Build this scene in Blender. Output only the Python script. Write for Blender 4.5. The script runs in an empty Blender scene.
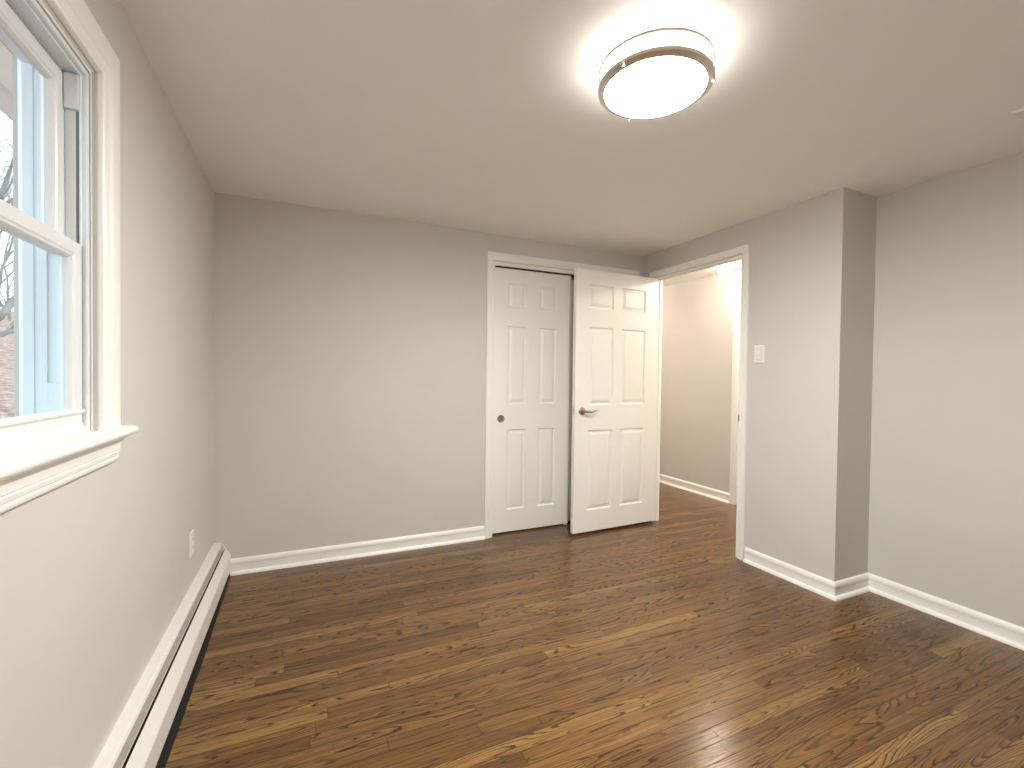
import bpy, bmesh, math, random
from mathutils import Vector, Matrix

# ------------------------------------------------------------------ camera, world, exposure
SC = bpy.context.scene
COL = SC.collection
cam_data = bpy.data.cameras.new('camera')
cam_data.sensor_fit = 'HORIZONTAL'
cam_data.sensor_width = 36.0
cam_data.lens = 458.79 / 1024.0 * 36.0
cam_data.clip_start = 0.02
cam = bpy.data.objects.new('camera', cam_data)
COL.objects.link(cam)
_y, _p, _r = 0.4234, -0.0165, 0.0121
_f = Vector((math.sin(_y) * math.cos(_p), math.cos(_y) * math.cos(_p), math.sin(_p)))
_rt = Vector((math.cos(_y), -math.sin(_y), 0)); _up = _rt.cross(_f)
_R = _rt * math.cos(_r) + _up * math.sin(_r)
_U = _up * math.cos(_r) - _rt * math.sin(_r)
_M = Matrix((_R, _U, -_f)).transposed().to_4x4()
_M.translation = Vector((0.4938, -3.2137, 1.2203))
cam.matrix_world = _M
SC.camera = cam

vs = SC.view_settings
SC.display_settings.display_device = 'sRGB'
vs.view_transform = 'Standard'; vs.look = 'None'; vs.gamma = 1.0; vs.use_curve_mapping = False
vs.exposure = 2.48
SC.cycles.use_denoising = True
SC.cycles.max_bounces = 12
SC.cycles.diffuse_bounces = 8
SC.cycles.glossy_bounces = 6
SC.cycles.transparent_max_bounces = 16
SC.cycles.sample_clamp_indirect = 6.0

SKY = 0.52           # overcast sky
LAMP = 46.0           # bedroom ceiling light diffuser
HALL = 17.0           # hall globe
world = bpy.data.worlds.new('overcast_sky'); SC.world = world
world.use_nodes = True
wn = world.node_tree; wn.nodes.clear()
wo = wn.nodes.new('ShaderNodeOutputWorld'); wb = wn.nodes.new('ShaderNodeBackground')
wb.inputs['Strength'].default_value = SKY
wtc = wn.nodes.new('ShaderNodeTexCoord'); wsx = wn.nodes.new('ShaderNodeSeparateXYZ'); wcr = wn.nodes.new('ShaderNodeValToRGB')
wcr.color_ramp.elements[0].position = 0.0; wcr.color_ramp.elements[0].color = (0.86, 0.90, 0.92, 1)
wcr.color_ramp.elements[1].position = 0.6; wcr.color_ramp.elements[1].color = (0.70, 0.86, 1.0, 1)
wn.links.new(wtc.outputs['Generated'], wsx.inputs[0]); wn.links.new(wsx.outputs['Z'], wcr.inputs[0])
wn.links.new(wcr.outputs[0], wb.inputs['Color']); wn.links.new(wb.outputs[0], wo.inputs[0])

# ------------------------------------------------------------------ dimensions (metres)
H = 2.286
X1 = 3.195          # right wall with the doorway
X2 = 3.509          # right wall nearer the camera
YC = -1.6375        # face of the bump-out
YN = -3.95          # near wall, behind the camera
XH = 4.312          # hall far wall
DY0, DY1, DZ = -1.003, -0.148, 2.068       # bedroom doorway
CX0, CX1, CZ = 1.788, 3.075, 2.085         # closet opening
WY0, WY1, WZ0, WZ1 = -2.58, -1.68, 1.066, 1.99   # window rough opening

# ------------------------------------------------------------------ materials
def mat(name, color, rough=0.5, metal=0.0, spec=0.5, bump=0.0, bscale=200.0, var=0.0, vscale=4.0):
    m = bpy.data.materials.new(name); m.use_nodes = True
    nt = m.node_tree; b = nt.nodes['Principled BSDF']
    b.inputs['Base Color'].default_value = (*color, 1)
    b.inputs['Roughness'].default_value = rough
    b.inputs['Metallic'].default_value = metal
    b.inputs['Specular IOR Level'].default_value = spec
    tc = nt.nodes.new('ShaderNodeTexCoord')
    if var > 0:
        n = nt.nodes.new('ShaderNodeTexNoise'); n.inputs['Scale'].default_value = vscale; n.inputs['Detail'].default_value = 4
        r = nt.nodes.new('ShaderNodeValToRGB')
        r.color_ramp.elements[0].position = 0.3; r.color_ramp.elements[1].position = 0.7
        r.color_ramp.elements[0].color = (*[c * (1 - var) for c in color], 1)
        r.color_ramp.elements[1].color = (*[min(1, c * (1 + var)) for c in color], 1)
        nt.links.new(tc.outputs['Object'], n.inputs['Vector']); nt.links.new(n.outputs['Fac'], r.inputs[0])
        nt.links.new(r.outputs[0], b.inputs['Base Color'])
    if bump > 0:
        n = nt.nodes.new('ShaderNodeTexNoise'); n.inputs['Scale'].default_value = bscale; n.inputs['Detail'].default_value = 3
        bp = nt.nodes.new('ShaderNodeBump'); bp.inputs['Strength'].default_value = bump; bp.inputs['Distance'].default_value = 0.001
        nt.links.new(tc.outputs['Object'], n.inputs['Vector']); nt.links.new(n.outputs['Fac'], bp.inputs['Height'])
        nt.links.new(bp.outputs[0], b.inputs['Normal'])
    return m

def emit(name, color, strength):
    m = bpy.data.materials.new(name); m.use_nodes = True
    nt = m.node_tree; b = nt.nodes['Principled BSDF']
    b.inputs['Base Color'].default_value = (0.9, 0.9, 0.88, 1)
    b.inputs['Emission Color'].default_value = (*color, 1)
    b.inputs['Emission Strength'].default_value = strength
    return m

M_WALL = mat('wall_paint', (0.60, 0.577, 0.547), 0.75, bump=0.25, bscale=260, var=0.012, vscale=2.5)
M_CEIL = mat('ceiling_paint', (0.90, 0.885, 0.855), 0.85, bump=0.25, bscale=200, var=0.01, vscale=2)
M_TRIM = mat('trim_paint', (0.86, 0.846, 0.805), 0.32, bump=0.1, bscale=90)
M_DOOR = mat('door_paint', (0.85, 0.833, 0.785), 0.38, bump=0.15, bscale=150)
M_VINYL = mat('window_vinyl', (0.74, 0.755, 0.755), 0.35, bump=0.05, bscale=60)
M_VINYL_EXT = mat('outer_window_vinyl', (0.74, 0.80, 0.84), 0.4, bump=0.05, bscale=60)
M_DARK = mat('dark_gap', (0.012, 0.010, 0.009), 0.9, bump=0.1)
M_SEAL_SHADOW = mat('grey_seal_and_shadow', (0.22, 0.24, 0.25), 0.8, bump=0.1)
M_HEAT = mat('heater_enamel', (0.78, 0.755, 0.71), 0.35, bump=0.06, bscale=80, var=0.015, vscale=9)
M_DAMP = mat('heater_damper_grey', (0.36, 0.34, 0.31), 0.45, metal=0.2, bump=0.1, var=0.06, vscale=30)
M_NICK = mat('brushed_nickel', (0.74, 0.665, 0.59), 0.38, metal=1.0, bump=0.15, bscale=400)
M_NICKD = mat('dark_nickel', (0.36, 0.30, 0.25), 0.38, metal=0.9, bump=0.1, bscale=300)
M_PLAST = mat('white_plastic', (0.80, 0.77, 0.72), 0.35, bump=0.03)
M_SLOT = mat('outlet_slot', (0.05, 0.045, 0.04), 0.7, bump=0.05)
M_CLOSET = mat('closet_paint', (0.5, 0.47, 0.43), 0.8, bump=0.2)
M_LAMP = emit('lit_diffuser', (1.0, 0.985, 0.94), LAMP)
M_LAMPS = emit('lit_diffuser_side', (1.0, 0.985, 0.94), LAMP * 0.034)
M_HALLG = emit('lit_globe', (1.0, 0.88, 0.75), HALL)
M_HALLB = emit('added_globe_near', (1.0, 0.88, 0.75), HALL * 2.3)
M_HALLC = emit('added_globe_far', (1.0, 0.88, 0.75), HALL * 4.2)
M_BARK = mat('winter_bark', (0.30, 0.27, 0.26), 0.9, bump=0.8, bscale=40, var=0.35, vscale=6)
M_SHINGLE = mat('soffit_white', (0.80, 0.81, 0.80), 0.6, bump=0.1)

def glass_mat():
    m = bpy.data.materials.new('window_glass'); m.use_nodes = True
    nt = m.node_tree; nt.nodes.clear()
    o = nt.nodes.new('ShaderNodeOutputMaterial'); mx = nt.nodes.new('ShaderNodeMixShader')
    t = nt.nodes.new('ShaderNodeBsdfTransparent'); g = nt.nodes.new('ShaderNodeBsdfGlossy')
    t.inputs['Color'].default_value = (0.94, 0.98, 0.985, 1)
    g.inputs['Roughness'].default_value = 0.02
    lw = nt.nodes.new('ShaderNodeLayerWeight'); lw.inputs['Blend'].default_value = 0.25
    fr = nt.nodes.new('ShaderNodeMath'); fr.operation = 'MULTIPLY'; fr.inputs[1].default_value = 0.12
    nt.links.new(lw.outputs['Facing'], fr.inputs[0])
    nt.links.new(fr.outputs[0], mx.inputs[0]); nt.links.new(t.outputs[0], mx.inputs[1]); nt.links.new(g.outputs[0], mx.inputs[2])
    nt.links.new(mx.outputs[0], o.inputs[0])
    return m
M_GLASS = glass_mat()

def soffit_mat():
    m = mat('perforated_soffit', (0.78, 0.79, 0.78), 0.6)
    nt = m.node_tree; b = nt.nodes['Principled BSDF']
    tc = nt.nodes.new('ShaderNodeTexCoord'); v = nt.nodes.new('ShaderNodeTexVoronoi'); v.inputs['Scale'].default_value = 42
    v.inputs['Randomness'].default_value = 0.15
    r = nt.nodes.new('ShaderNodeValToRGB'); r.color_ramp.elements[0].position = 0.18; r.color_ramp.elements[1].position = 0.30
    r.color_ramp.elements[0].color = (0.30, 0.31, 0.32, 1); r.color_ramp.elements[1].color = (0.92, 0.93, 0.92, 1)
    nt.links.new(tc.outputs['Object'], v.inputs['Vector']); nt.links.new(v.outputs['Distance'], r.inputs[0])
    nt.links.new(r.outputs[0], b.inputs['Base Color'])
    return m
M_SOFFIT = soffit_mat()

def ground_mat():
    m = mat('leaf_litter', (0.5, 0.4, 0.33), 0.95)
    nt = m.node_tree; b = nt.nodes['Principled BSDF']
    tc = nt.nodes.new('ShaderNodeTexCoord')
    n = nt.nodes.new('ShaderNodeTexNoise'); n.inputs['Scale'].default_value = 5.5; n.inputs['Detail'].default_value = 9; n.inputs['Roughness'].default_value = 0.7
    r = nt.nodes.new('ShaderNodeValToRGB')
    e = r.color_ramp.elements
    e[0].position = 0.33; e[0].color = (0.135, 0.065, 0.044, 1)
    e[1].position = 0.66; e[1].color = (0.630, 0.455, 0.388, 1)
    k = e.new(0.45); k.color = (0.315, 0.169, 0.119, 1)
    k = e.new(0.54); k.color = (0.450, 0.280, 0.213, 1)
    nt.links.new(tc.outputs['Object'], n.inputs['Vector']); nt.links.new(n.outputs['Fac'], r.inputs[0]); nt.links.new(r.outputs[0], b.inputs['Base Color'])
    bp = nt.nodes.new('ShaderNodeBump'); bp.inputs['Strength'].default_value = 0.6; bp.inputs['Distance'].default_value = 0.05
    nt.links.new(n.outputs['Fac'], bp.inputs['Height']); nt.links.new(bp.outputs[0], b.inputs['Normal'])
    return m
M_GROUND = ground_mat()

def floor_mat():
    """Stained oak strip floor: 57 mm boards running along x, random lengths, cathedral grain."""
    m = bpy.data.materials.new('stained_oak_strips'); m.use_nodes = True
    nt = m.node_tree; N = nt.nodes; L = nt.links; b = N['Principled BSDF']
    def math_(op, a, c=None, d=None):
        n = N.new('ShaderNodeMath'); n.operation = op
        for i, v in enumerate((a, c, d)):
            if v is None: continue
            if isinstance(v, (int, float)): n.inputs[i].default_value = v
            else: L.new(v, n.inputs[i])
        return n.outputs[0]
    def comb(x, y, z):
        n = N.new('ShaderNodeCombineXYZ')
        for i, v in enumerate((x, y, z)):
            if isinstance(v, (int, float)): n.inputs[i].default_value = v
            else: L.new(v, n.inputs[i])
        return n.outputs[0]
    def white(v, dim='3D'):
        n = N.new('ShaderNodeTexWhiteNoise'); n.noise_dimensions = dim; L.new(v, n.inputs['Vector']); return n
    def noise(v, detail=3, rough=0.5, scale=1.0, dist=0.0):
        n = N.new('ShaderNodeTexNoise'); n.inputs['Scale'].default_value = scale; n.inputs['Detail'].default_value = detail
        n.inputs['Roughness'].default_value = rough; n.inputs['Distortion'].default_value = dist
        L.new(v, n.inputs['Vector']); return n.outputs['Fac']
    def ramp(f, stops):
        n = N.new('ShaderNodeValToRGB'); e = n.color_ramp.elements
        while len(e) < len(stops): e.new(0.5)
        for k, (p, c) in zip(e, stops):
            k.position = p; k.color = (*c, 1) if isinstance(c, tuple) else (c, c, c, 1)
        L.new(f, n.inputs[0]); return n.outputs[0]
    def mix(f, a, c, mode='MIX'):
        n = N.new('ShaderNodeMix'); n.data_type = 'RGBA'; n.blend_type = mode
        for i, v in ((0, f), (6, a), (7, c)):
            if isinstance(v, (int, float)): n.inputs[i].default_value = v
            elif isinstance(v, tuple): n.inputs[i].default_value = (*v, 1)
            else: L.new(v, n.inputs[i])
        return n.outputs[2]
    tc = N.new('ShaderNodeTexCoord'); sx = N.new('ShaderNodeSeparateXYZ'); L.new(tc.outputs['Object'], sx.inputs[0])
    x, y = sx.outputs['X'], sx.outputs['Y']
    W = 0.0572
    yr = math_('DIVIDE', y, W); row = math_('FLOOR', yr); fy = math_('FRACT', yr)
    h1 = white(comb(row, 3.3, 0.0)).outputs['Value']
    ln = math_('ADD', math_('MULTIPLY', h1, 0.7), 0.75)
    xr = math_('DIVIDE', math_('ADD', x, math_('MULTIPLY', h1, 37.0)), ln)
    colm = math_('FLOOR', xr); fx = math_('FRACT', xr)
    hid = white(comb(row, colm, 1.7)); rnd = hid.outputs['Value']
    hid2 = white(comb(colm, row, 9.1)); rnd2 = hid2.outputs['Value']
    off = math_('MULTIPLY', rnd, 91.0); off2 = math_('MULTIPLY', rnd2, 53.0)
    # board tone
    tone = ramp(rnd2, [(0.0, (0.116, 0.053, 0.0137)), (0.15, (0.143, 0.067, 0.0175)), (0.55, (0.169, 0.081, 0.0215)), (0.88, (0.198, 0.099, 0.0273)), (1.0, (0.251, 0.134, 0.0403))])
    # cathedral growth rings: contour lines of a stretched noise field
    fld = noise(comb(math_('ADD', math_('MULTIPLY', x, 0.95), off), math_('ADD', math_('MULTIPLY', y, 12.0), off2), off), 1.2, 0.45, 1.0, 0.25)
    wob = noise(comb(math_('MULTIPLY', x, 11.0), math_('MULTIPLY', y, 70.0), off), 2, 0.5)
    cnt = math_('ADD', math_('MULTIPLY', fld, 26.0), math_('MULTIPLY', wob, 0.9))
    saw = math_('FRACT', cnt)
    rings = ramp(saw, [(0.0, 0.0), (0.45, 0.08), (0.70, 0.40), (0.82, 1.0), (0.93, 0.9), (1.0, 0.0)])
    brk = ramp(noise(comb(math_('ADD', math_('MULTIPLY', x, 2.6), off2), math_('MULTIPLY', y, 16.0), off), 2, 0.5), [(0.36, 0.35), (0.54, 1.0)])
    ringm = math_('MULTIPLY', rings, brk)
    # fine pores running along the board
    pores = noise(comb(math_('ADD', math_('MULTIPLY', x, 14.0), off), math_('MULTIPLY', y, 520.0), off2), 3, 0.65)
    porem = ramp(pores, [(0.36, 1.0), (0.52, 0.0)])
    streak = noise(comb(math_('ADD', math_('MULTIPLY', x, 1.3), off2), math_('MULTIPLY', y, 80.0), off), 4, 0.6)
    strm = ramp(streak, [(0.3, 0.70), (0.7, 1.25)])
    c = mix(1.0, tone, strm, 'MULTIPLY')
    c = mix(math_('MULTIPLY', ringm, 0.92), c, (0.020, 0.008, 0.003))
    c = mix(math_('MULTIPLY', porem, 0.28), c, (0.04, 0.018, 0.006))
    # seams
    ey = math_('MULTIPLY', math_('MINIMUM', fy, math_('SUBTRACT', 1.0, fy)), W)
    ex = math_('MULTIPLY', math_('MINIMUM', fx, math_('SUBTRACT', 1.0, fx)), ln)
    seam_y = ramp(math_('MULTIPLY', ey, 250.0), [(0.14, 1.0), (0.46, 0.0)])
    seam_x = ramp(math_('MULTIPLY', ex, 250.0), [(0.10, 1.0), (0.30, 0.0)])
    seam = math_('MAXIMUM', seam_y, seam_x)
    c = mix(math_('MULTIPLY', seam, 0.85), c, (0.012, 0.006, 0.003))
    L.new(c, b.inputs['Base Color'])
    rr = noise(comb(math_('MULTIPLY', x, 2.0), math_('MULTIPLY', y, 6.0), 0.0), 2, 0.5)
    rgh = ramp(rr, [(0.3, 0.17), (0.7, 0.24)])
    L.new(rgh, b.inputs['Roughness'])
    b.inputs['Specular IOR Level'].default_value = 0.5
    hgt = math_('SUBTRACT', math_('MULTIPLY', ringm, -0.10), math_('MULTIPLY', seam, 1.0))
    hgt = math_('ADD', hgt, math_('MULTIPLY', math_('MULTIPLY', rnd, fy), 0.35))
    bp = N.new('ShaderNodeBump'); bp.inputs['Strength'].default_value = 0.35; bp.inputs['Distance'].default_value = 0.0006
    L.new(hgt, bp.inputs['Height']); L.new(bp.outputs[0], b.inputs['Normal'])
    return m
M_FLOOR = floor_mat()

# ------------------------------------------------------------------ helpers
def link(name, bm, material, parent=None, smooth=False, recalc=True):
    if recalc:
        bmesh.ops.recalc_face_normals(bm, faces=bm.faces)
    me = bpy.data.meshes.new(name); bm.to_mesh(me); bm.free()
    for m in (material if isinstance(material, (list, tuple)) else [material]): me.materials.append(m)
    if smooth:
        me.polygons.foreach_set('use_smooth', [True] * len(me.polygons))
        try: me.set_sharp_from_angle(angle=math.radians(22))
        except Exception: pass
    o = bpy.data.objects.new(name, me); COL.objects.link(o)
    if parent: o.parent = parent
    return o

def empty(name, loc=(0, 0, 0), rz=0.0):
    o = bpy.data.objects.new(name, None); COL.objects.link(o)
    o.location = loc; o.rotation_euler = (0, 0, rz); o.empty_display_size = 0.1
    return o

def tag(o, label=None, cat=None, group=None, kind=None):
    if label: o['label'] = label
    if cat: o['category'] = cat
    if group: o['group'] = group
    if kind: o['kind'] = kind
    return o

def box(bm, x0, x1, y0, y1, z0, z1, bev=0.0):
    v = [bm.verts.new((x, y, z)) for x in (x0, x1) for y in (y0, y1) for z in (z0, z1)]
    f = [(0, 1, 3, 2), (4, 6, 7, 5), (0, 4, 5, 1), (2, 3, 7, 6), (0, 2, 6, 4), (1, 5, 7, 3)]
    fs = [bm.faces.new([v[i] for i in q]) for q in f]
    if bev > 0:
        es = list({e for q in fs for e in q.edges})
        bmesh.ops.bevel(bm, geom=es, offset=bev, segments=2, affect='EDGES', profile=0.5)
    return v

def extrude(bm, prof, fn, t0, t1, closed=True):
    """prof: list of 2D points; fn(a, b, t) -> 3D; a straight moulding with end caps."""
    A = [bm.verts.new(fn(a, c, t0)) for a, c in prof]; B = [bm.verts.new(fn(a, c, t1)) for a, c in prof]
    n = len(prof)
    for i in range(n if closed else n - 1):
        j = (i + 1) % n; bm.faces.new((A[i], A[j], B[j], B[i]))
    if closed:
        bm.faces.new(A); bm.faces.new(B)

def sweep(bm, prof, path, fn, closed=False):
    """prof: (u outward, w proud); path: ((s, z), (ms, mz)) points and mitre vectors; fn(s, w, z) -> 3D."""
    rows = []
    for (s, z), (ms, mz) in path:
        rows.append([bm.verts.new(fn(s + ms * u, w, z + mz * u)) for u, w in prof])
    n = len(prof); k = len(rows)
    for i in range(k if closed else k - 1):
        a, c = rows[i], rows[(i + 1) % k]
        for j in range(n):
            q = (j + 1) % n; bm.faces.new((a[j], a[q], c[q], c[j]))
    if not closed:
        bm.faces.new(rows[0]); bm.faces.new(rows[-1])

def u_path(s0, s1, z0, z1):
    return [((s0, z0), (-1, 0)), ((s0, z1), (-1, 1)), ((s1, z1), (1, 1)), ((s1, z0), (1, 0))]
def ring_path(s0, s1, z0, z1):          # mitres point inward
    return [((s0, z0), (1, 1)), ((s0, z1), (1, -1)), ((s1, z1), (-1, -1)), ((s1, z0), (-1, 1))]

def lathe(bm, prof, segs=48, center=(0, 0, 0), axis='Z'):
    rings = []
    for r, z in prof:
        if r < 1e-6:
            rings.append([bm.verts.new(_ax(0, 0, z, center, axis))])
        else:
            rings.append([bm.verts.new(_ax(r * math.cos(2 * math.pi * i / segs), r * math.sin(2 * math.pi * i / segs), z, center, axis)) for i in range(segs)])
    for a, c in zip(rings[:-1], rings[1:]):
        for i in range(segs):
            j = (i + 1) % segs
            if len(a) == 1 and len(c) == 1: continue
            if len(a) == 1: bm.faces.new((a[0], c[i], c[j]))
            elif len(c) == 1: bm.faces.new((a[i], c[0], a[j]))
            else: bm.faces.new((a[i], c[i], c[j], a[j]))
def _ax(a, b, h, c, axis):
    if axis == 'Z': return (c[0] + a, c[1] + b, c[2] + h)
    if axis == 'Y': return (c[0] + a, c[1] + h, c[2] + b)
    return (c[0] + h, c[1] + a, c[2] + b)

def tube(bm, pts, radii, segs=8, cap=True, flat=1.0):
    pts = [Vector(p) for p in pts]; rings = []; prev = None
    for i, p in enumerate(pts):
        d = (pts[min(i + 1, len(pts) - 1)] - pts[max(i - 1, 0)]).normalized()
        ref = prev if prev is not None else (Vector((0, 0, 1)) if abs(d.z) < 0.9 else Vector((1, 0, 0)))
        s = d.cross(ref).normalized() if prev is None else (ref - d * ref.dot(d)).normalized()
        prev = s; t = d.cross(s).normalized()
        r = radii[i]
        rings.append([bm.verts.new(p + s * (r * math.cos(2 * math.pi * k / segs)) + t * (r * flat * math.sin(2 * math.pi * k / segs))) for k in range(segs)])
    for a, c in zip(rings[:-1], rings[1:]):
        for k in range(segs):
            q = (k + 1) % segs; bm.faces.new((a[k], a[q], c[q], c[k]))
    if cap:
        bm.faces.new(rings[0]); bm.faces.new(rings[-1])

def wall_with_hole(name, box6, hole, axis, m):
    """axis 'x': wall in the yz plane, hole=(y0,y1,z0,z1); axis 'y': wall in the xz plane, hole=(x0,x1,z0,z1)."""
    x0, x1, y0, y1, z0, z1 = box6; bm = bmesh.new()
    a0, a1 = (y0, y1) if axis == 'x' else (x0, x1)
    h0, h1, k0, k1 = hole
    As, Zs = [a0, h0, h1, a1], [z0, k0, k1, z1]
    ws = (x0, x1) if axis == 'x' else (y0, y1)
    P = lambda a, w, z: (w, a, z) if axis == 'x' else (a, w, z)
    V = {}
    def vt(i, s, k):
        key = (i, s, k)
        if key not in V: V[key] = bm.verts.new(P(As[i], ws[s], Zs[k]))
        return V[key]
    solid = [(i, k) for i in range(3) for k in range(3) if not (i == 1 and k == 1) and Zs[k + 1] - Zs[k] > 1e-6]
    for i, k in solid:
        for s in (0, 1): bm.faces.new((vt(i, s, k), vt(i + 1, s, k), vt(i + 1, s, k + 1), vt(i, s, k + 1)))
        for di, dk, e in ((-1, 0, ((i, k), (i, k + 1))), (1, 0, ((i + 1, k), (i + 1, k + 1))), (0, -1, ((i, k), (i + 1, k))), (0, 1, ((i, k + 1), (i + 1, k + 1)))):
            if (i + di, k + dk) not in solid:
                (p, q), (r, t) = e
                bm.faces.new((vt(p, 0, q), vt(r, 0, t), vt(r, 1, t), vt(p, 1, q)))
    return tag(link(name, bm, m), kind='structure')

def struct_box(name, b6, m, parent=None):
    bm = bmesh.new(); box(bm, *b6); o = link(name, bm, m, parent)
    return tag(o, kind='structure') if parent is None else o

# ------------------------------------------------------------------ room shell
WT = 0.078
struct_box('floor', (-0.16, XH + 0.12, YN - 0.12, 3.1, -0.12, 0.0), M_FLOOR)
struct_box('ceiling', (-0.16, XH + 0.12, YN - 0.12, 3.1, H, H + 0.1), M_CEIL)
wall_with_hole('wall_left', (-0.16, 0.0, YN - 0.12, 0.8, 0.0, H), (WY0, WY1, WZ0 - 0.01, WZ1), 'x', M_WALL)
wall_with_hole('wall_back', (0.0, X1, 0.0, WT, 0.0, H), (CX0, CX1, 0.0, CZ), 'y', M_WALL)
wall_with_hole('wall_right', (X1, X1 + WT, YC + 0.10, WT, 0.0, H), (DY0, DY1, 0.0, DZ), 'x', M_WALL)
struct_box('wall_return', (X1, X2 + WT, YC, YC + 0.10, 0.0, H), M_WALL)
struct_box('wall_side', (X2, X2 + WT, YN, YC, 0.0, H), M_WALL)
struct_box('wall_near', (0.0, X2 + WT, YN - 0.12, YN, 0.0, H), M_WALL)
struct_box('wall_closet_back', (0.0, X1, 0.70, 0.80, 0.0, H), M_CLOSET)
struct_box('wall_closet_side', (1.45, 1.55, WT, 0.70, 0.0, H), M_CLOSET)
struct_box('wall_closet_right', (X1, X1 + WT, WT, 3.0, 0.0, H), M_WALL)
struct_box('wall_hall', (XH, XH + 0.12, YC, 3.0, 0.0, H), M_WALL)
struct_box('wall_hall_far', (X1, XH + 0.12, 3.0, 3.1, 0.0, H), M_WALL)
struct_box('wall_hall_near', (X2 + WT, XH + 0.12, YC - 0.02, YC + 0.08, 0.0, H), M_WALL)

# ------------------------------------------------------------------ baseboards (moulded, with shoe)
BB = [(0, 0), (0.028, 0), (0.0275, 0.006), (0.025, 0.012), (0.021, 0.0165), (0.015, 0.019), (0.012, 0.020),
      (0.011, 0.058), (0.0115, 0.061), (0.0135, 0.064), (0.014, 0.070), (0.0135, 0.078), (0.011, 0.086), (0.007, 0.091), (0.003, 0.094), (0, 0.0945)]
def baseboard(name, segs, mname=M_TRIM):
    """segs: list of 2D points along the wall and offset normals (mitred corners)."""
    bm = bmesh.new(); rows = []
    for (px, py), (nx, ny) in segs:
        rows.append([bm.verts.new((px + nx * w, py + ny * w, z)) for w, z in BB])
    n = len(BB)
    for a, c in zip(rows[:-1], rows[1:]):
        for j in range(n):
            q = (j + 1) % n; bm.faces.new((a[j], a[q], c[q], c[j]))
    bm.faces.new(rows[0]); bm.faces.new(rows[-1])
    return tag(link(name, bm, mname, smooth=True), kind='structure')
baseboard('baseboard_back', [((0.086, 0), (0, -1)), ((CX0 - 0.063, 0), (0, -1))])
baseboard('baseboard_right', [((X1, DY0 - 0.071), (-1, 0)), ((X1, YC), (-1, -1)), ((X2, YC), (-1, -1)), ((X2, YN), (-1, 1)), ((0.10, YN), (0, 1))])
baseboard('baseboard_hall', [((XH, 0.0), (-1, 0)), ((XH, 3.0), (-1, -1)), ((X1 + WT, 3.0), (1, -1)), ((X1 + WT, DY1 + 0.075), (1, 0))])

# ------------------------------------------------------------------ door casings and jambs
CAS = [(0, 0), (0, 0.008), (0.003, 0.011), (0.012, 0.012), (0.016, 0.0105), (0.020, 0.013), (0.030, 0.0155), (0.048, 0.018), (0.056, 0.018), (0.059, 0.0165), (0.060, 0.013), (0.060, 0)]
def casing(name, s0, s1, z1, fn, scale=1.0):
    bm = bmesh.new()
    sweep(bm, [(u * scale, w) for u, w in CAS], u_path(s0, s1, 0.0, z1), fn)
    return tag(link(name, bm, M_TRIM, smooth=True), kind='structure')
casing('trim_1', CX0 - 0.004, CX1 + 0.004, CZ + 0.004, lambda s, w, z: (s, -w, z))                 # closet
casing('trim_2', DY0 - 0.006, DY1 + 0.006, DZ + 0.006, lambda s, w, z: (X1 - w, s, z), 0.80)          # bedroom doorway, room side
casing('trim_3', DY0 - 0.006, DY1 + 0.006, DZ + 0.006, lambda s, w, z: (X1 + WT + w * 0.7, s, z), 1.0)      # doorway, hall side
casing('trim_4', -0.88, -0.068, 2.09, lambda s, w, z: (XH - w, s, z), 1.05)                            # hall closet opposite

def jamb(name, s0, s1, z1, w0, w1, fn, stop=None, t=0.012):
    """lining of an opening; its faces lie on s0, s1, z1"""
    bm = bmesh.new()
    prof = [(-0.001, w0), (-0.001, w1), (t - 0.002, w1), (t - 0.002, w0)]
    path = [((s0, 0.0), (-1, 0)), ((s0, z1), (-1, 1)), ((s1, z1), (1, 1)), ((s1, 0.0), (1, 0))]
    sweep(bm, prof, path, fn)
    if stop:
        prof = [(0.0, stop[0]), (0.0, stop[1]), (-0.0095, stop[1]), (-0.0105, stop[1] - 0.002), (-0.0105, stop[0] + 0.002), (-0.0095, stop[0])]
        sweep(bm, prof, path, fn)
    return tag(link(name, bm, M_TRIM, smooth=True), kind='structure')
jamb('trim_5', DY0 + 0.008, DY1 - 0.008, DZ - 0.008, 0.0, WT, lambda s, w, z: (X1 + w, s, z), stop=(0.040, 0.068))
jamb('trim_6', CX0 + 0.004, CX1 - 0.004, CZ - 0.004, 0.0, WT, lambda s, w, z: (s, w, z), t=0.006)
# head fascia that hides the sliding track, and the track itself
bm = bmesh.new(); box(bm, CX0 + 0.004, CX1 - 0.004, 0.004, 0.020, 2.058, CZ - 0.004, 0.002)
tag(link('trim_7', bm, M_TRIM), kind='structure')
bm = bmesh.new()
extrude(bm, [(0.022, 2.079), (0.100, 2.079), (0.100, 2.055), (0.097, 2.055), (0.097, 2.075), (0.062, 2.075), (0.062, 2.057), (0.060, 2.057), (0.060, 2.075), (0.025, 2.075), (0.025, 2.060), (0.022, 2.060)],
        lambda a, c, t: (t, a, c), CX0 + 0.006, CX1 - 0.006)
tag(link('trim_8', bm, mat('track_metal', (0.10, 0.09, 0.08), 0.5, metal=0.6, bump=0.05)), kind='structure')

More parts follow.
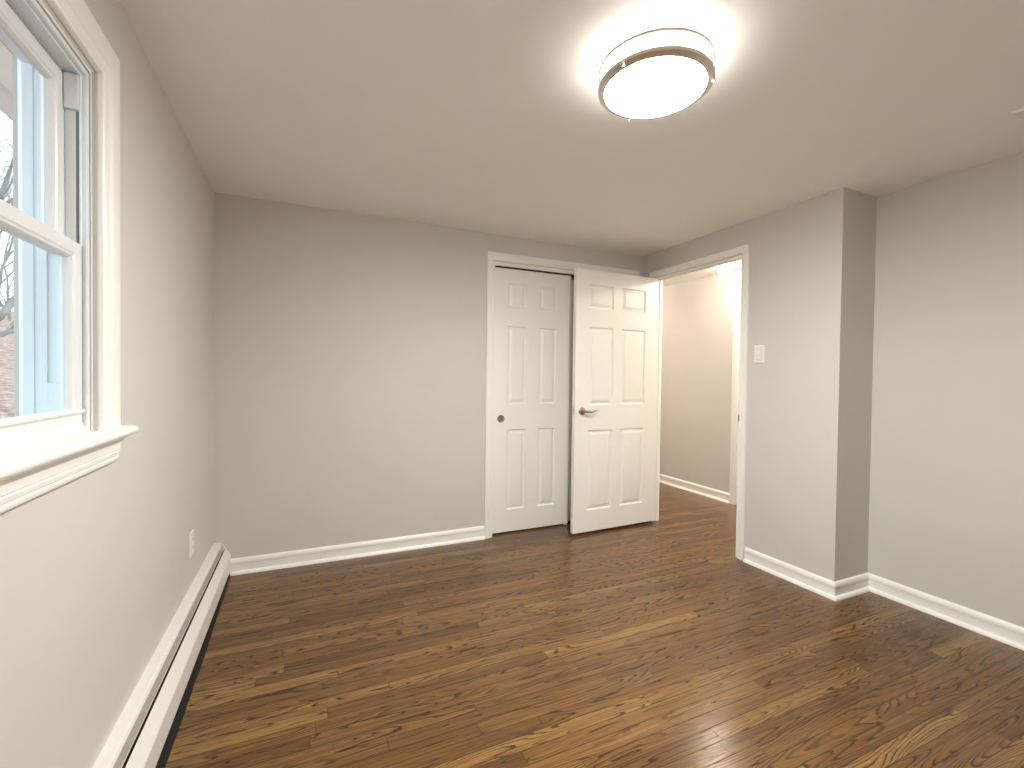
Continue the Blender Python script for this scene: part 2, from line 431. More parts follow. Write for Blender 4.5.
# ------------------------------------------------------------------ six-panel doors
def panel_slab(W, HH, T, panels):
    """slab x 0..W, y 0..T (y=0 faces the viewer), z 0..HH, moulded panels on both faces"""
    bm = bmesh.new()
    xs = sorted({0, W, *[p[0] for p in panels], *[p[1] for p in panels]}); zs = sorted({0, HH, *[p[2] for p in panels], *[p[3] for p in panels]})
    steps = [(0, 0), (0.0025, 0.0020), (0.0060, 0.0085), (0.0100, 0.0112), (0.0145, 0.0112), (0.0180, 0.0100), (0.0330, 0.0040), (0.0350, 0.0020), (0.0365, 0.0018)]
    for side in (0, 1):
        Y = lambda d: d if side == 0 else T - d
        for i in range(len(xs) - 1):
            for k in range(len(zs) - 1):
                x0, x1, z0, z1 = xs[i], xs[i + 1], zs[k], zs[k + 1]
                hit = [p for p in panels if abs(p[0] - x0) < 1e-6 and abs(p[1] - x1) < 1e-6 and abs(p[2] - z0) < 1e-6 and abs(p[3] - z1) < 1e-6]
                if not hit:
                    bm.faces.new([bm.verts.new(c) for c in ((x0, Y(0), z0), (x1, Y(0), z0), (x1, Y(0), z1), (x0, Y(0), z1))])
                else:
                    prev = None
                    for u, d in steps:
                        cur = [bm.verts.new(c) for c in ((x0 + u, Y(d), z0 + u), (x1 - u, Y(d), z0 + u), (x1 - u, Y(d), z1 - u), (x0 + u, Y(d), z1 - u))]
                        if prev:
                            for q in range(4):
                                r = (q + 1) % 4; bm.faces.new((prev[q], prev[r], cur[r], cur[q]))
                        prev = cur
                    bm.faces.new(prev)
    for i in range(len(xs) - 1):
        for z in (0, HH):
            bm.faces.new([bm.verts.new(c) for c in ((xs[i], 0, z), (xs[i + 1], 0, z), (xs[i + 1], T, z), (xs[i], T, z))])
    for k in range(len(zs) - 1):
        for x in (0, W):
            bm.faces.new([bm.verts.new(c) for c in ((x, 0, zs[k]), (x, 0, zs[k + 1]), (x, T, zs[k + 1]), (x, T, zs[k]))])
    bmesh.ops.remove_doubles(bm, verts=bm.verts, dist=1e-5)
    return bm

ZP = [(0.165, 0.790), (0.985, 1.590), (1.735, 1.920)]
def grid_panels(cols, dz=0.0): return [(a, b, z0 + dz, z1 + dz) for a, b in cols for z0, z1 in ZP]

def finger_pull(parent, x, z, y):
    bm = bmesh.new()
    lathe(bm, [(0.0, -0.0006), (0.019, -0.0006), (0.0225, -0.0010), (0.0240, -0.0030), (0.0265, -0.0042), (0.0285, -0.0030), (0.0292, 0.0), (0.0292, 0.004)], 40, (x, y, z), 'Y')
    return tag(link('finger_pull', bm, M_NICKD, parent, smooth=True), 'round recessed nickel finger pull')

# front sliding closet door
d1 = tag(empty('door_1', (1.793, 0.030, 0.014)), 'white six panel sliding closet door with round nickel finger pull, in front of its twin', 'closet door', kind='structure')
W1 = 0.683
sl = link('door_slab', panel_slab(W1, 2.034, 0.030, grid_panels([(0.125, 0.285), (0.397, 0.553)], 0.005)), M_DOOR, d1, smooth=True)
finger_pull(d1, 0.072, 0.880, -0.001)
bm = bmesh.new(); box(bm, W1 - 0.030, W1 - 0.006, 0.002, 0.028, -0.012, 0.004, 0.002); link('floor_guide', bm, M_PLAST, d1)
# rear sliding closet door
d2 = tag(empty('door_2', (2.425, 0.066, 0.016)), 'white sliding closet door behind, mostly hidden by the open bedroom door', 'closet door', kind='structure')
link('door_slab', panel_slab(0.640, 2.012, 0.030, grid_panels([(0.125, 0.275), (0.370, 0.520)], 0.0)), M_DOOR, d2, smooth=True)
finger_pull(d2, 0.575, 0.880, -0.001)
bm = bmesh.new()
for rx in (0.058, 0.5):
    box(bm, rx - 0.012, rx + 0.012, 0.012, 0.016, 2.010, 2.050)
    lathe(bm, [(0, 0.0), (0.010, 0.0), (0.010, 0.008), (0, 0.008)], 16, (rx, 0.016, 2.046), 'Y')
link('track_roller', bm, M_DARK, d2)

# open bedroom door: hinge on the far jamb, swung back in front of the closet
W3 = 0.812
HX, HY = 3.180, -0.160
ang = math.atan2(-0.2269 + 0.1964, 2.3678 - 3.1773) - math.pi          # slight over-swing
d3 = tag(empty('door_3', (3.1775, -0.1975, 0.020), ang), 'white six panel bedroom door standing open with nickel lever handle', 'door', kind='structure')
bm = panel_slab(W3, 2.031, 0.035, grid_panels([(0.122, 0.360), (0.444, 0.688)], 0.0))
bmesh.ops.translate(bm, verts=bm.verts, vec=(-W3, 0, 0))
link('door_slab', bm, M_DOOR, d3, smooth=True)
def lever(parent, x, z, y, sgn):
    """rose, neck and wavy lever; sgn -1 towards the camera side"""
    bm = bmesh.new()
    pr = [(0.0, 0.011), (0.010, 0.0115), (0.018, 0.0105), (0.026, 0.007), (0.030, 0.004), (0.0315, 0.001), (0.0315, 0.0)]
    lathe(bm, [(r, sgn * h) for r, h in pr], 40, (x, y, z), 'Y')
    rose = link('lever_rose', bm, M_NICKD, parent, smooth=True)
    bm = bmesh.new()
    tube(bm, [(x, y + sgn * 0.008, z), (x, y + sgn * 0.030, z), (x, y + sgn * 0.044, z), (x + 0.004, y + sgn * 0.053, z), (x + 0.013, y + sgn * 0.057, z + 0.001),
              (x + 0.028, y + sgn * 0.057, z - 0.001), (x + 0.044, y + sgn * 0.056, z - 0.0055), (x + 0.060, y + sgn * 0.055, z - 0.005), (x + 0.076, y + sgn * 0.054, z + 0.001), (x + 0.092, y + sgn * 0.053, z + 0.006), (x + 0.106, y + sgn * 0.052, z + 0.0055), (x + 0.112, y + sgn * 0.051, z + 0.004)],
         [0.011, 0.0100, 0.0105, 0.0112, 0.0112, 0.0105, 0.0092, 0.0078, 0.0066, 0.0056, 0.0044, 0.0022], 16, True)
    link('lever_handle', bm, M_NICKD, parent, smooth=True)
lever(d3, -W3 + 0.068, 0.940, 0.0, -1)
lever(d3, -W3 + 0.068, 0.940, 0.035, 1)
bm = bmesh.new(); box(bm, -W3 - 0.0012, -W3 + 0.001, 0.005, 0.030, 0.912, 0.968, 0.0005)
extrude(bm, [(0.010, -0.001), (0.025, -0.001), (0.023, -0.010), (0.017, -0.011)], lambda a, c, t: (-W3 + c, a, t), 0.930, 0.950)
link('latch_plate', bm, M_NICK, d3)
for hz in (0.20, 1.02, 1.80):
    bm = bmesh.new()
    lathe(bm, [(0, 0), (0.006, 0), (0.006, 0.089), (0, 0.089)], 14, (0.006, 0.040, hz), 'Z')
    lathe(bm, [(0, 0.089), (0.0045, 0.089), (0.0045, 0.094), (0, 0.096)], 14, (0.006, 0.040, hz), 'Z')
    box(bm, 0.0, 0.002, 0.004, 0.037, hz, hz + 0.089)
    link('hinge', bm, M_NICK, d3, smooth=True)
# strike plate let into the near jamb
bm = bmesh.new(); box(bm, X1 - 0.0022, X1 + 0.030, DY0 + 0.0078, DY0 + 0.0092, 0.925, 0.985); box(bm, X1 - 0.004, X1 + 0.002, DY0 + 0.000, DY0 + 0.0092, 0.935, 0.975)
tag(link('strike_plate', bm, M_NICKD), 'small metal strike plate on the near jamb of the bedroom doorway', 'strike plate')
# closed flush door inside the hall casing
d4 = tag(empty('door_4', (XH - 0.004, -0.88, 0.012), math.pi / 2), 'white hall door beyond the bedroom doorway', 'door', kind='structure')
bm = panel_slab(0.812, 2.07, 0.003, []); link('door_slab', bm, M_DOOR, d4)

# ------------------------------------------------------------------ window
win = tag(empty('window_1', (0, 0, 0)), 'white double hung window with moulded casing and stool', 'window', kind='structure')
FX = lambda s, w, z: (w, s, z)
WC = [(0.003, 0), (0.0, -0.011), (0.0075, 0.0095), (0.010, 0.0115), (0.014, 0.0095), (0.018, 0.0095), (0.024, 0.0135), (0.033, 0.0155), (0.038, 0.0130), (0.043, 0.0130), (0.048, 0.0165), (0.055, 0.0185), (0.062, 0.0185), (0.068, 0.0190), (0.092, 0.0200), (0.098, 0.0190), (0.1005, 0.0165), (0.1005, 0)]
bm = bmesh.new(); sweep(bm, WC, u_path(WY0 - 0.001, WY1 + 0.001, 1.066, WZ1 - 0.002), FX)
link('window_casing', bm, M_TRIM, win, smooth=True)
# interior jamb extension, a ring from the casing back to the vinyl unit
bm = bmesh.new(); sweep(bm, [(-0.008, -0.0095), (0.0055, -0.0095), (0.0055, -0.016), (-0.008, -0.016)], ring_path(WY0 + 0.001, WY1 - 0.001, 1.058, WZ1 - 0.003), FX, True)
link('jamb_extension', bm, M_TRIM, win)
# vinyl frame: stepped ring with tracks
fy0, fy1, fz0, fz1 = WY0 + 0.003, WY1 - 0.003, 1.062, WZ1 - 0.005
VF = [(0.0, -0.012), (0.018, -0.012), (0.0195, -0.015), (0.0195, -0.022), (0.024, -0.0235), (0.024, -0.026), (0.0205, -0.027), (0.0205, -0.054), (0.026, -0.0545), (0.026, -0.058), (0.0205, -0.059), (0.0205, -0.087), (0.0255, -0.088), (0.0255, -0.092), (0.0205, -0.093), (0.0205, -0.112), (0.0235, -0.113), (0.0235, -0.117), (0.0205, -0.118), (0.0205, -0.134), (0.0, -0.150)]
bm = bmesh.new(); sweep(bm, VF, ring_path(fy0, fy1, fz0, fz1), FX, True)
vf = link('window_frame', bm, M_VINYL_EXT, win, smooth=False)
# thin grey strip painted as the shadow gap between the timber and the vinyl
bm = bmesh.new(); sweep(bm, [(-0.0005, -0.0115), (0.0022, -0.0115), (0.0022, -0.0125), (-0.0005, -0.0125)], ring_path(fy0 + 0.0048, fy1 - 0.0048, fz0, fz1 - 0.0048), FX, True)
link('frame_joint_shadow', bm, M_SEAL_SHADOW, win)
iy0, iy1 = fy0 + 0.0205, fy1 - 0.0205
# sloped inner sill in front of the lower sash
bm = bmesh.new(); extrude(bm, [(-0.014, 1.060), (-0.014, 1.077), (-0.020, 1.080), (-0.050, 1.083), (-0.150, 1.078), (-0.150, 1.060)], lambda a, c, t: (a, t, c), fy0 + 0.001, fy1 - 0.001)
link('window_sill', bm, M_VINYL, win)
def sash(name, z0, z1, xf, st, top, bot, label):
    """xf: room face depth; stile width st; top and bottom rail heights"""
    bm = bmesh.new()
    y0, y1 = iy0 + 0.0005, iy1 - 0.0005
    D = 0.030
    def frame_ring(a, c):   # a: inner offsets (st, top, bot) at depth pairs
        pass
    def rect(sy, tz, bz, x): return [bm.verts.new(p) for p in ((x, y0 + sy, z0 + bz), (x, y1 - sy, z0 + bz), (x, y1 - sy, z1 - tz), (x, y0 + sy, z1 - tz))]
    loops = [rect(0, 0, 0, xf - 0.001), rect(0.0015, 0.0015, 0.0015, xf), rect(st, top, bot, xf), rect(st + 0.003, top + 0.003, bot + 0.003, xf - 0.0025),
             rect(st + 0.008, top + 0.008, bot + 0.008, xf - 0.004), rect(st + 0.0125, top + 0.0125, bot + 0.0125, xf - 0.011), rect(st + 0.0125, top + 0.0125, bot + 0.0125, xf - 0.020),
             rect(st + 0.003, top + 0.003, bot + 0.003, xf - 0.026), rect(st, top, bot, xf - D), rect(0, 0, 0, xf - D)]
    n = len(loops)
    for i in range(n):
        a, c = loops[i], loops[(i + 1) % n]
        for q in range(4):
            r = (q + 1) % 4; bm.faces.new((a[q], a[r], c[r], c[q]))
    s = tag(link(name, bm, M_VINYL, win), label)
    bm = bmesh.new()
    box(bm, xf - 0.0160, xf - 0.0148, y0 + st + 0.0115, y1 - st - 0.0115, z0 + bot + 0.0115, z1 - top - 0.0115)
    link('window_pane', bm, M_GLASS, s)
    return s
ls = sash('lower_sash', 1.084, 1.538, -0.022, 0.036, 0.029, 0.030, 'lower white sash in the inner track')
us = sash('upper_sash', 1.512, 1.958, -0.055, 0.036, 0.030, 0.030, 'upper white sash in the outer track')
# projecting lift rail along the bottom of the lower sash
bm = bmesh.new(); extrude(bm, [(0, 0), (0.004, 0.0), (0.0085, 0.004), (0.009, 0.008), (0.006, 0.0105), (0, 0.012)], lambda a, c, t: (-0.0235 + a, t, 1.1135 + c), iy0 + 0.004, iy1 - 0.004)
link('lift_rail', bm, M_VINYL, ls, smooth=True)
# weather strips between sash and jamb
bm = bmesh.new()
for yy in (iy0, iy1): box(bm, -0.0232, -0.0215, yy - 0.0022, yy + 0.0022, 1.09, 1.536)
link('weather_strip', bm, M_SEAL_SHADOW, win)
# sash stop and cover in the inner track above the lower sash, grey strip painted as the shadow slot beside it
for s, yy in ((1, iy1), (-1, iy0)):
    bm = bmesh.new(); y_a, y_b = (yy - 0.010, yy + 0.001) if s > 0 else (yy - 0.001, yy + 0.010)
    box(bm, -0.0530, -0.0262, y_a, y_b, 1.872, 1.958, 0.0008)
    link('track_block', bm, M_VINYL, win)
    bm = bmesh.new(); y_a, y_b = (yy - 0.0035, yy + 0.001) if s > 0 else (yy - 0.001, yy + 0.0035)
    box(bm, -0.0530, -0.0325, y_a, y_b, 1.54, 1.870, 0.0006)
    link('track_cover', bm, M_VINYL, win)
    bm = bmesh.new(); y_a, y_b = (yy - 0.0012, yy + 0.001) if s > 0 else (yy - 0.001, yy + 0.0012)
    box(bm, -0.0322, -0.0268, y_a, y_b, 1.54, 1.871)
    link('track_slot_shadow', bm, M_SEAL_SHADOW, win)
    bm = bmesh.new(); y_a, y_b = (yy - 0.009, yy + 0.001) if s > 0 else (yy - 0.001, yy + 0.009)
    box(bm, -0.0865, -0.0600, y_a, y_b, 1.084, 1.190, 0.001)
    link('track_block', bm, M_VINYL_EXT, win)
# stool with horns
bm = bmesh.new()
ye0, ye1 = WY0 - 0.132, WY1 + 0.136
prof = [(0.000, 1.040), (0.040, 1.040), (0.0465, 1.043), (0.050, 1.048), (0.0510, 1.053), (0.0490, 1.059), (0.044, 1.0635), (0.036, 1.0655), (0.000, 1.066)]
extrude(bm, prof, lambda a, c, t: (a, t, c), ye0, ye1)
box(bm, -0.018, 0.001, WY0 + 0.001, WY1 - 0.001, 1.040, 1.066)
link('window_stool', bm, M_TRIM, win, smooth=True)
# apron
bm = bmesh.new()
prof = [(0, 1.0405), (0.034, 1.0405), (0.033, 1.036), (0.026, 1.030), (0.0205, 1.022), (0.0185, 1.012), (0.0185, 1.004), (0.0165, 1.001), (0.0185, 0.998), (0.0170, 0.989), (0.0145, 0.986), (0.0155, 0.981), (0.0140, 0.974), (0.008, 0.968), (0, 0.966)]
extrude(bm, prof, lambda a, c, t: (a, t, c), WY0 - 0.100, WY1 + 0.099)
link('window_apron', bm, M_TRIM, win, smooth=True)

# ------------------------------------------------------------------ baseboard heater
ht = tag(empty('baseboard_heater', (0, 0, 0)), 'long white hydronic baseboard heater along the window wall', 'heater')
HY0, HY1 = YN + 0.01, -0.004
Y = lambda a, c, t: (a, t, c)
bm = bmesh.new(); extrude(bm, [(0.0, 0.0), (0.004, 0.0), (0.004, 0.198), (0.034, 0.1975), (0.0395, 0.192), (0.0415, 0.1875), (0.0400, 0.1870), (0.036, 0.1925), (0.032, 0.2005), (0.030, 0.2015), (0.003, 0.2040), (0.0, 0.2030)][:4] + [(0.0405, 0.1890), (0.0415, 0.1900), (0.0365, 0.2000), (0.032, 0.2022), (0.0, 0.2045)], Y, HY0, HY1 - 0.03)
link('back_panel', bm, M_HEAT, ht)
bm = bmesh.new(); extrude(bm, [(0.0370, 0.1840), (0.0385, 0.1850), (0.0520, 0.1670), (0.0525, 0.1640), (0.0500, 0.1640)], Y, HY0, HY1 - 0.085)
link('damper', bm, M_DAMP, ht)
bm = bmesh.new(); extrude(bm, [(0.0490, 0.1650), (0.0525, 0.1685), (0.0535, 0.1680), (0.0510, 0.1640)], Y, HY0, HY1 - 0.045)
tag(link('damper_lip', bm, M_HEAT, ht))
bm = bmesh.new(); extrude(bm, [(0.0575, 0.1590), (0.0585, 0.1600), (0.0600, 0.1585), (0.0845, 0.1175), (0.0865, 0.1120), (0.0865, 0.0280), (0.0840, 0.0255), (0.0760, 0.0255), (0.0760, 0.0275), (0.0838, 0.0275), (0.0845, 0.0290), (0.0845, 0.1110), (0.0830, 0.1150)], Y, HY0, HY1 - 0.012)
link('front_cover', bm, M_HEAT, ht)
bm = bmesh.new()
prof = [(0.0, 0.022), (0.0, 0.2050), (0.033, 0.2045), (0.040, 0.2000), (0.0865, 0.1225), (0.0885, 0.1150), (0.0885, 0.0260), (0.0850, 0.022)]
extrude(bm, prof, Y, HY1 - 0.012, HY1)
box(bm, 0.0, 0.040, HY1 - 0.034, HY1 - 0.011, 0.1985, 0.2050)
link('end_cap', bm, M_HEAT, ht)
bm = bmesh.new(); lathe(bm, [(0, HY0 + .05), (0.011, HY0 + .05), (0.011, HY1 - 0.02), (0, HY1 - 0.02)], 12, (0.045, 0, 0.085), 'Y')
link('heating_pipe', bm, mat('copper_pipe', (0.5, 0.25, 0.14), 0.4, metal=0.9, bump=0.05), ht)
bm = bmesh.new()
yy = HY1 - 0.08
while yy > HY0 + 0.1:
    v = [bm.verts.new(p) for p in ((0.016, yy, 0.055), (0.074, yy, 0.055), (0.074, yy, 0.115), (0.016, yy, 0.115))]; bm.faces.new(v); yy -= 0.012
tag(link('heating_fins', bm, mat('dark_fins', (0.12, 0.11, 0.10), 0.6, metal=0.5, bump=0.05), ht), kind='stuff')  # one dark metal colour over all fins
# thin black strip laid on the floor under and just in front of the heater
rnd = random.Random(3)
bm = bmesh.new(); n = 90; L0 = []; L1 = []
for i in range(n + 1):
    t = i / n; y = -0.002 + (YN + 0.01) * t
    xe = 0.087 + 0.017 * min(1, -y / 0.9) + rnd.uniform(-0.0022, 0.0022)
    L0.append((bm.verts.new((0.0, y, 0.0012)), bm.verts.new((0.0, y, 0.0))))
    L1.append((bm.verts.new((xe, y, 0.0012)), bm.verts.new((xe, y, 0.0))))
for i in range(n):
    bm.faces.new((L0[i][0], L1[i][0], L1[i + 1][0], L0[i + 1][0])); bm.faces.new((L1[i][0], L1[i][1], L1[i + 1][1], L1[i + 1][0]))
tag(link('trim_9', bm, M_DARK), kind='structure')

# ------------------------------------------------------------------ ceiling light
LX, LY = 1.555, -1.990
POSTS = (-161.5, -41.5, 78.5)
lt = tag(empty('ceiling_light', (LX, LY, H)), 'round lit flush mount ceiling light with two brushed nickel rings', 'ceiling light')
z = lambda v: v - H
bm = bmesh.new(); lathe(bm, [(0.0, z(H)), (0.150, z(H)), (0.150, z(2.274)), (0.0, z(2.274))], 64); link('ceiling_pan', bm, M_PLAST, lt, smooth=True)
bm = bmesh.new(); lathe(bm, [(0.0, z(2.2735)), (0.158, z(2.2735)), (0.166, z(2.270)), (0.1685, z(2.262)), (0.1685, z(2.198))], 96)
link('diffuser_side', bm, M_LAMPS, lt, smooth=True)
bm = bmesh.new(); lathe(bm, [(0.1685, z(2.198)), (0.166, z(2.187)), (0.158, z(2.180)), (0.130, z(2.172)), (0.090, z(2.166)), (0.045, z(2.163)), (0.0, z(2.162))], 96)
link('diffuser', bm, M_LAMP, lt, smooth=True)
def ringmesh(ri, ro, z0, z1):
    bm = bmesh.new(); lathe(bm, [(ri, z(z0)), (ro - 0.001, z(z0)), (ro, z(z0 + 0.001)), (ro, z(z1 - 0.001)), (ro - 0.001, z(z1)), (ri, z(z1)), (ri, z(z0))], 96)
    bmesh.ops.remove_doubles(bm, verts=bm.verts, dist=1e-6)
    return bm
link('upper_ring', ringmesh(0.1800, 0.1850, 2.246, 2.255), M_NICKD, lt, smooth=True)  # same metal as the lower ring, colour darkened to read against the glow
bm = bmesh.new(); lathe(bm, [(0.1640, z(2.1825)), (0.1720, z(2.1850)), (0.1850, z(2.1890)), (0.1855, z(2.1915)), (0.1855, z(2.2000)), (0.1840, z(2.2010)), (0.1695, z(2.2010)), (0.1695, z(2.1900)), (0.1640, z(2.1870)), (0.1640, z(2.1825))], 96)
bmesh.ops.remove_doubles(bm, verts=bm.verts, dist=1e-6)
link('lower_ring', bm, M_NICK, lt, smooth=True)
for a in POSTS:
    ar = math.radians(a); px, py = 0.1845 * math.cos(ar), 0.1845 * math.sin(ar)
    bm = bmesh.new(); tube(bm, [(px, py, z(2.192)), (px, py, z(2.254))], [0.0022, 0.0022], 10)
    lathe(bm, [(0, -0.0085), (0.0035, -0.0075), (0.0055, -0.004), (0.0055, 0.0), (0.003, 0.003), (0, 0.0035)], 16, (px, py, z(2.187)), 'Z')
    link('ring_post', bm, M_NICK, lt, smooth=True)
    bm = bmesh.new(); tube(bm, [(px, py, z(2.252)), (px * 0.80, py * 0.80, z(2.278))], [0.0018, 0.0018], 8); link('ring_bracket', bm, M_NICK, lt)

# ------------------------------------------------------------------ hall ceiling fixtures
hl = tag(empty('hall_light', (3.935, -0.205, H)), 'lit frosted globe light on the hall ceiling seen through the doorway', 'ceiling light')
bm = bmesh.new(); lathe(bm, [(0, 0), (0.062, 0), (0.064, -0.006), (0.058, -0.016), (0.045, -0.024), (0.040, -0.032), (0, -0.032)], 40); link('light_canopy', bm, M_PLAST, hl, smooth=True)
bm = bmesh.new(); lathe(bm, [(0.040, -0.030), (0.052, -0.042), (0.061, -0.058), (0.063, -0.072), (0.058, -0.088), (0.045, -0.102), (0.025, -0.111), (0, -0.114)], 40); link('glass_globe', bm, M_HALLG, hl, smooth=True)
for hx, hy, hlab in ((3.90, -1.05, 'unseen globe light added at the near end of the hall, behind the bedroom wall'), (3.62, 2.05, 'unseen globe light added at the far end of the hall, hidden past the door jamb')):  # two unseen globes added to light the open door and the hall wall
    h2 = tag(empty('hall_light', (hx, hy, H)), hlab, 'ceiling light')
    for ch in list(hl.children):
        c = ch.copy(); COL.objects.link(c); c.parent = h2
        if ch.name == 'glass_globe':
            c.data = ch.data.copy(); c.data.materials[0] = M_HALLB if hy < 0 else M_HALLC
sd = tag(empty('smoke_detector', (4.130, -0.130, H)), 'small round white detector beside the hall globe light', 'smoke detector')
bm = bmesh.new(); lathe(bm, [(0, 0), (0.046, 0), (0.047, -0.010), (0.043, -0.024), (0.034, -0.031), (0, -0.033)], 36); link('detector_body', bm, M_PLAST, sd, smooth=True)
bm = bmesh.new(); lathe(bm, [(0, -0.0325), (0.014, -0.0325), (0.013, -0.037), (0, -0.038)], 20); link('detector_button', bm, M_NICKD, sd, smooth=True)

# ------------------------------------------------------------------ ceiling register at the right edge
vt = tag(empty('ceiling_vent', (3.02, -2.352, H)), 'white ceiling air register cut off by the right edge of the photo', 'vent')
bm = bmesh.new(); VW, VL = 0.16, 0.31
def fr(x, w, zz): return (x, -w, zz)
prof = [(0, 0), (0, -0.003), (0.004, -0.0085), (0.008, -0.010), (0.022, -0.008), (0.026, -0.004), (0.026, 0)]
rows = []
for (sx_, sy_), (mx_, my_) in (((0, 0), (1, 1)), ((0, VL), (1, -1)), ((VW, VL), (-1, -1)), ((VW, 0), (-1, 1))):
    rows.append([bm.verts.new((sx_ + mx_ * u, -(sy_ + my_ * u), w)) for u, w in prof])
for i in range(4):
    a, c = rows[i], rows[(i + 1) % 4]
    for j in range(len(prof)):
        q = (j + 1) % len(prof); bm.faces.new((a[j], a[q], c[q], c[j]))
link('vent_frame', bm, M_PLAST, vt)
bm = bmesh.new(); box(bm, 0.02, VW - 0.02, -(VL - 0.02), -0.02, -0.0012, -0.0002); link('vent_duct_shade', bm, M_DARK, vt)  # black sheet standing in for the shade inside the duct
for i in range(7):
    bm = bmesh.new(); x0 = 0.031 + i * 0.0145
    extrude(bm, [(x0, -0.0015), (x0 + 0.0012, -0.0015), (x0 + 0.0085, -0.0075), (x0 + 0.0072, -0.0078)], lambda a, c, t: (a, t, c), -(VL - 0.024), -0.024)
    link('vent_louver', bm, M_PLAST, vt)

# ------------------------------------------------------------------ light switch and outlet
def cover_plate(bm, hw, hh, d):
    """plate in local yz plane facing +x"""
    A = [(hw, 0), (hw, d * 0.45), (hw - 0.0035, d)]
    rows = []
    for o, dd in ((0, 0), (0, d * 0.45), (0.0045, d)):
        rows.append([bm.verts.new((dd, sy * (hw - o), sz * (hh - o))) for sy, sz in ((-1, -1), (1, -1), (1, 1), (-1, 1))])
    for a, c in zip(rows[:-1], rows[1:]):
        for q in range(4):
            r = (q + 1) % 4; bm.faces.new((a[q], a[r], c[r], c[q]))
    bm.faces.new(rows[0]); bm.faces.new(rows[-1])
sw = tag(empty('light_switch', (X1, -1.143, 1.383), math.pi), 'white rocker light switch on the wall right of the doorway', 'light switch')
bm = bmesh.new(); cover_plate(bm, 0.0365, 0.0590, 0.0062); link('wall_plate', bm, M_PLAST, sw)
bm = bmesh.new()
extrude(bm, [(0.004, -0.033), (0.0075, -0.033), (0.0110, -0.002), (0.0080, 0.033), (0.004, 0.033)], lambda a, c, t: (a, t, c), -0.0165, 0.0165)
link('rocker', bm, M_PLAST, sw)
bm = bmesh.new()
for s in (-1, 1):
    box(bm, 0.0058, 0.0066, s * 0.0170 - 0.0006, s * 0.0170 + 0.0006, -0.034, 0.034)
    box(bm, 0.0058, 0.0066, -0.0176, 0.0176, s * 0.0337 - 0.0006, s * 0.0337 + 0.0006)
link('rocker_gap', bm, M_DAMP, sw)
for s in (-1, 1):
    bm = bmesh.new(); lathe(bm, [(0, 0.0072), (0.002, 0.0070), (0.0028, 0.0060), (0.0028, 0.004)], 14, (0, 0, s * 0.048), 'X'); link('plate_screw', bm, M_PLAST, sw, smooth=True)

ou = tag(empty('wall_outlet', (0.0, -0.600, 0.404)), 'white duplex outlet low on the window wall above the heater', 'outlet')
bm = bmesh.new(); cover_plate(bm, 0.0360, 0.0590, 0.0065); link('wall_plate', bm, M_PLAST, ou)
for s in (-1, 1):
    bm = bmesh.new()
    pts = [(0.0165 * math.cos(a) if abs(math.cos(a)) < 0.9 else 0.0165 * math.copysign(0.9, math.cos(a)), 0.0145 * math.sin(a)) for a in [2 * math.pi * i / 28 for i in range(28)]]
    extrude(bm, pts, lambda a, c, t: (t, a, s * 0.0195 + c), 0.005, 0.0080)
    rc = link('receptacle', bm, M_PLAST, ou)
    bm = bmesh.new()
    for yy, hh in ((-0.0062, 0.0042), (0.0062, 0.0034)): box(bm, 0.0078, 0.0084, yy - 0.0011, yy + 0.0011, s * 0.0195 + 0.002 - hh, s * 0.0195 + 0.002 + hh)
    lathe(bm, [(0, 0.0084), (0.0022, 0.0084), (0.0022, 0.0078)], 12, (0, 0, s * 0.0195 - 0.0075), 'X')
    link('slot', bm, M_SLOT, rc)
bm = bmesh.new(); lathe(bm, [(0, 0.0078), (0.002, 0.0075), (0.0028, 0.0065), (0.0028, 0.004)], 14, (0, 0, 0), 'X'); link('plate_screw', bm, M_PLAST, ou, smooth=True)

# ------------------------------------------------------------------ outside: eaves, ground, winter trees
bm = bmesh.new(); box(bm, -0.505, -0.161, YN, 3.0, 2.250, 2.262)
tag(link('roof_soffit', bm, M_SOFFIT), kind='structure')
bm = bmesh.new(); extrude(bm, [(-0.512, 2.235), (-0.512, 2.40), (-0.508, 2.40), (-0.508, 2.235)], Y, YN, 3.0)
extrude(bm, [(-0.520, 2.242), (-0.600, 2.238), (-0.640, 2.275), (-0.645, 2.35), (-0.640, 2.35), (-0.634, 2.278), (-0.598, 2.243), (-0.524, 2.247), (-0.524, 2.35), (-0.520, 2.35)], Y, YN, 3.0)
tag(link('roof_gutter', bm, M_SHINGLE), kind='structure')

def gz(x, y):
    d = max(0.0, math.hypot(x - 0.5, y + 3.2) - 7.0)
    return -0.75 + 0.13 * d + 0.25 * math.sin(x * 0.35 + 1.0) * math.cos(y * 0.3) * min(1, d / 6)
bm = bmesh.new(); G = {}
NX, NY = 60, 60
for i in range(NX + 1):
    for j in range(NY + 1):
        x = -0.165 - 45.0 * (i / NX) ** 1.3; y = -8 + 62.0 * (j / NY)
        G[i, j] = bm.verts.new((x, y, gz(x, y)))
for i in range(NX):
    for j in range(NY): bm.faces.new((G[i, j], G[i + 1, j], G[i + 1, j + 1], G[i, j + 1]))
tag(link('ground', bm, M_GROUND, smooth=True), kind='structure')

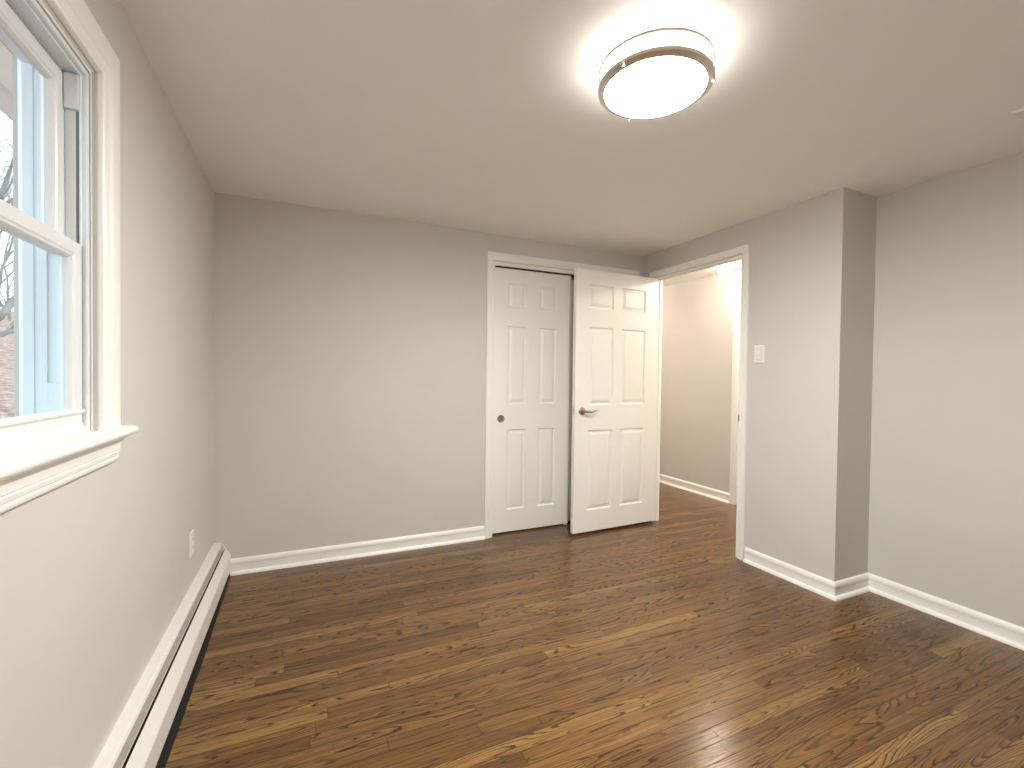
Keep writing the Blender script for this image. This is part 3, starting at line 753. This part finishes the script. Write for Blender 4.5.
def grow(bm, p, d, length, r, depth, rng):
    n = 4 if depth > 1 else 3
    pts = [p.copy()]; rad = [r]; cur = p.copy(); dd = d.copy()
    kids = []
    for i in range(n):
        dd = (dd + Vector((rng.uniform(-1, 1), rng.uniform(-1, 1), rng.uniform(-0.6, 0.9))) * 0.16).normalized()
        cur = cur + dd * (length / n); pts.append(cur.copy()); rad.append(r * (1 - 0.62 * (i + 1) / n))
        kids.append((cur.copy(), dd.copy(), rad[-1]))
    tube(bm, pts, rad, 7 if r > 0.04 else (4 if r > 0.012 else 3), cap=False)
    if depth <= 0: return
    m = {5: 6, 4: 5, 3: 5, 2: 5, 1: 4}.get(depth, 4)
    for k in range(m):
        q, qd, qr = kids[min(n - 1, int(rng.uniform(0.2, 1.0) * n))]
        ax = Vector((rng.uniform(-1, 1), rng.uniform(-1, 1), rng.uniform(-0.35, 0.8))).normalized()
        nd = (qd * 0.75 + ax * 0.8).normalized()
        grow(bm, q, nd, length * rng.uniform(0.48, 0.72), max(0.0022, qr * rng.uniform(0.5, 0.75)), depth - 1, rng)

def tree(name, x, y, h, r, seed, label, group=None, lean=(0, 0), depth=4):
    rng = random.Random(seed); bm = bmesh.new()
    grow(bm, Vector((0, 0, -0.15)), Vector((lean[0], lean[1], 1)).normalized(), h * 0.62, r, depth, rng)
    o = link(name, bm, M_BARK, smooth=True); o.location = (x, y, gz(x, y))
    return tag(o, label, 'tree', group)

def view(px, py, dist):
    d = _f + _R * ((px - 512) / 458.79) - _U * ((py - 384) / 458.79)
    return Vector((0.4938, -3.2137, 1.2203)) + d.normalized() * dist

# leaning tree whose heavy limbs cross the lower pane
rng = random.Random(11); bm = bmesh.new()
base = view(-45, 470, 8.2); base.z = gz(base.x, base.y) - 0.1
fork = view(-38, 352, 8.0)
tube(bm, [base, base.lerp(fork, 0.5) + Vector((0.05, 0, 0)), fork], [0.13, 0.10, 0.08], 10, cap=False)
for a, c, e, rr in (((-38, 352), (0, 316), (34, 272), 0.050), ((-38, 356), (2, 334), (40, 318), 0.034), ((-38, 350), (-20, 270), (10, 170), 0.035)):
    P0, P1, P2 = view(*a, 8.0), view(*c, 8.1), view(*e, 8.3)
    tube(bm, [P0, P0.lerp(P1, 0.5) + Vector((0, 0, 0.03)), P1, P1.lerp(P2, 0.5) - Vector((0, 0, 0.03)), P2], [rr, rr * 0.92, rr * 0.85, rr * 0.7, rr * 0.5], 9, cap=False)
    for k in range(5):
        q = P0.lerp(P2, rng.uniform(0.25, 1.0)); dv = (P2 - P0).normalized()
        grow(bm, q, (dv + Vector((rng.uniform(-1, 1), rng.uniform(-1, 1), rng.uniform(-0.4, 1.0)))).normalized(), rng.uniform(0.7, 1.4), rr * 0.4, 3, rng)
tag(link('leaning_tree', bm, M_BARK, smooth=True), 'leaning bare tree with two thick limbs crossing the lower window pane', 'tree')
tree('bare_tree', view(-110, 380, 13.5).x, view(-110, 380, 13.5).y, 7.0, 0.11, 5, 'bare slender tree standing on the leafy slope beside the leaning tree', lean=(-0.15, 0.1))
spots = [(26, 17), (-8, 31), (10, 47)]
protos = {}
for k, (px, dist) in enumerate(spots):
    P = view(px, 380, dist); key = k % 3
    lab = 'bare winter tree in the hazy woods up the slope outside the window'
    if key not in protos:
        protos[key] = tree('bare_tree', P.x, P.y, 8.5 - key, 0.10, 40 + key, lab, 'bare trees in the woods outside')
    else:
        c = protos[key].copy(); COL.objects.link(c); c.location = (P.x, P.y, gz(P.x, P.y)); c.rotation_euler = (0, 0, k * 1.9); c.scale = (1.0 + 0.05 * (k % 4),) * 3
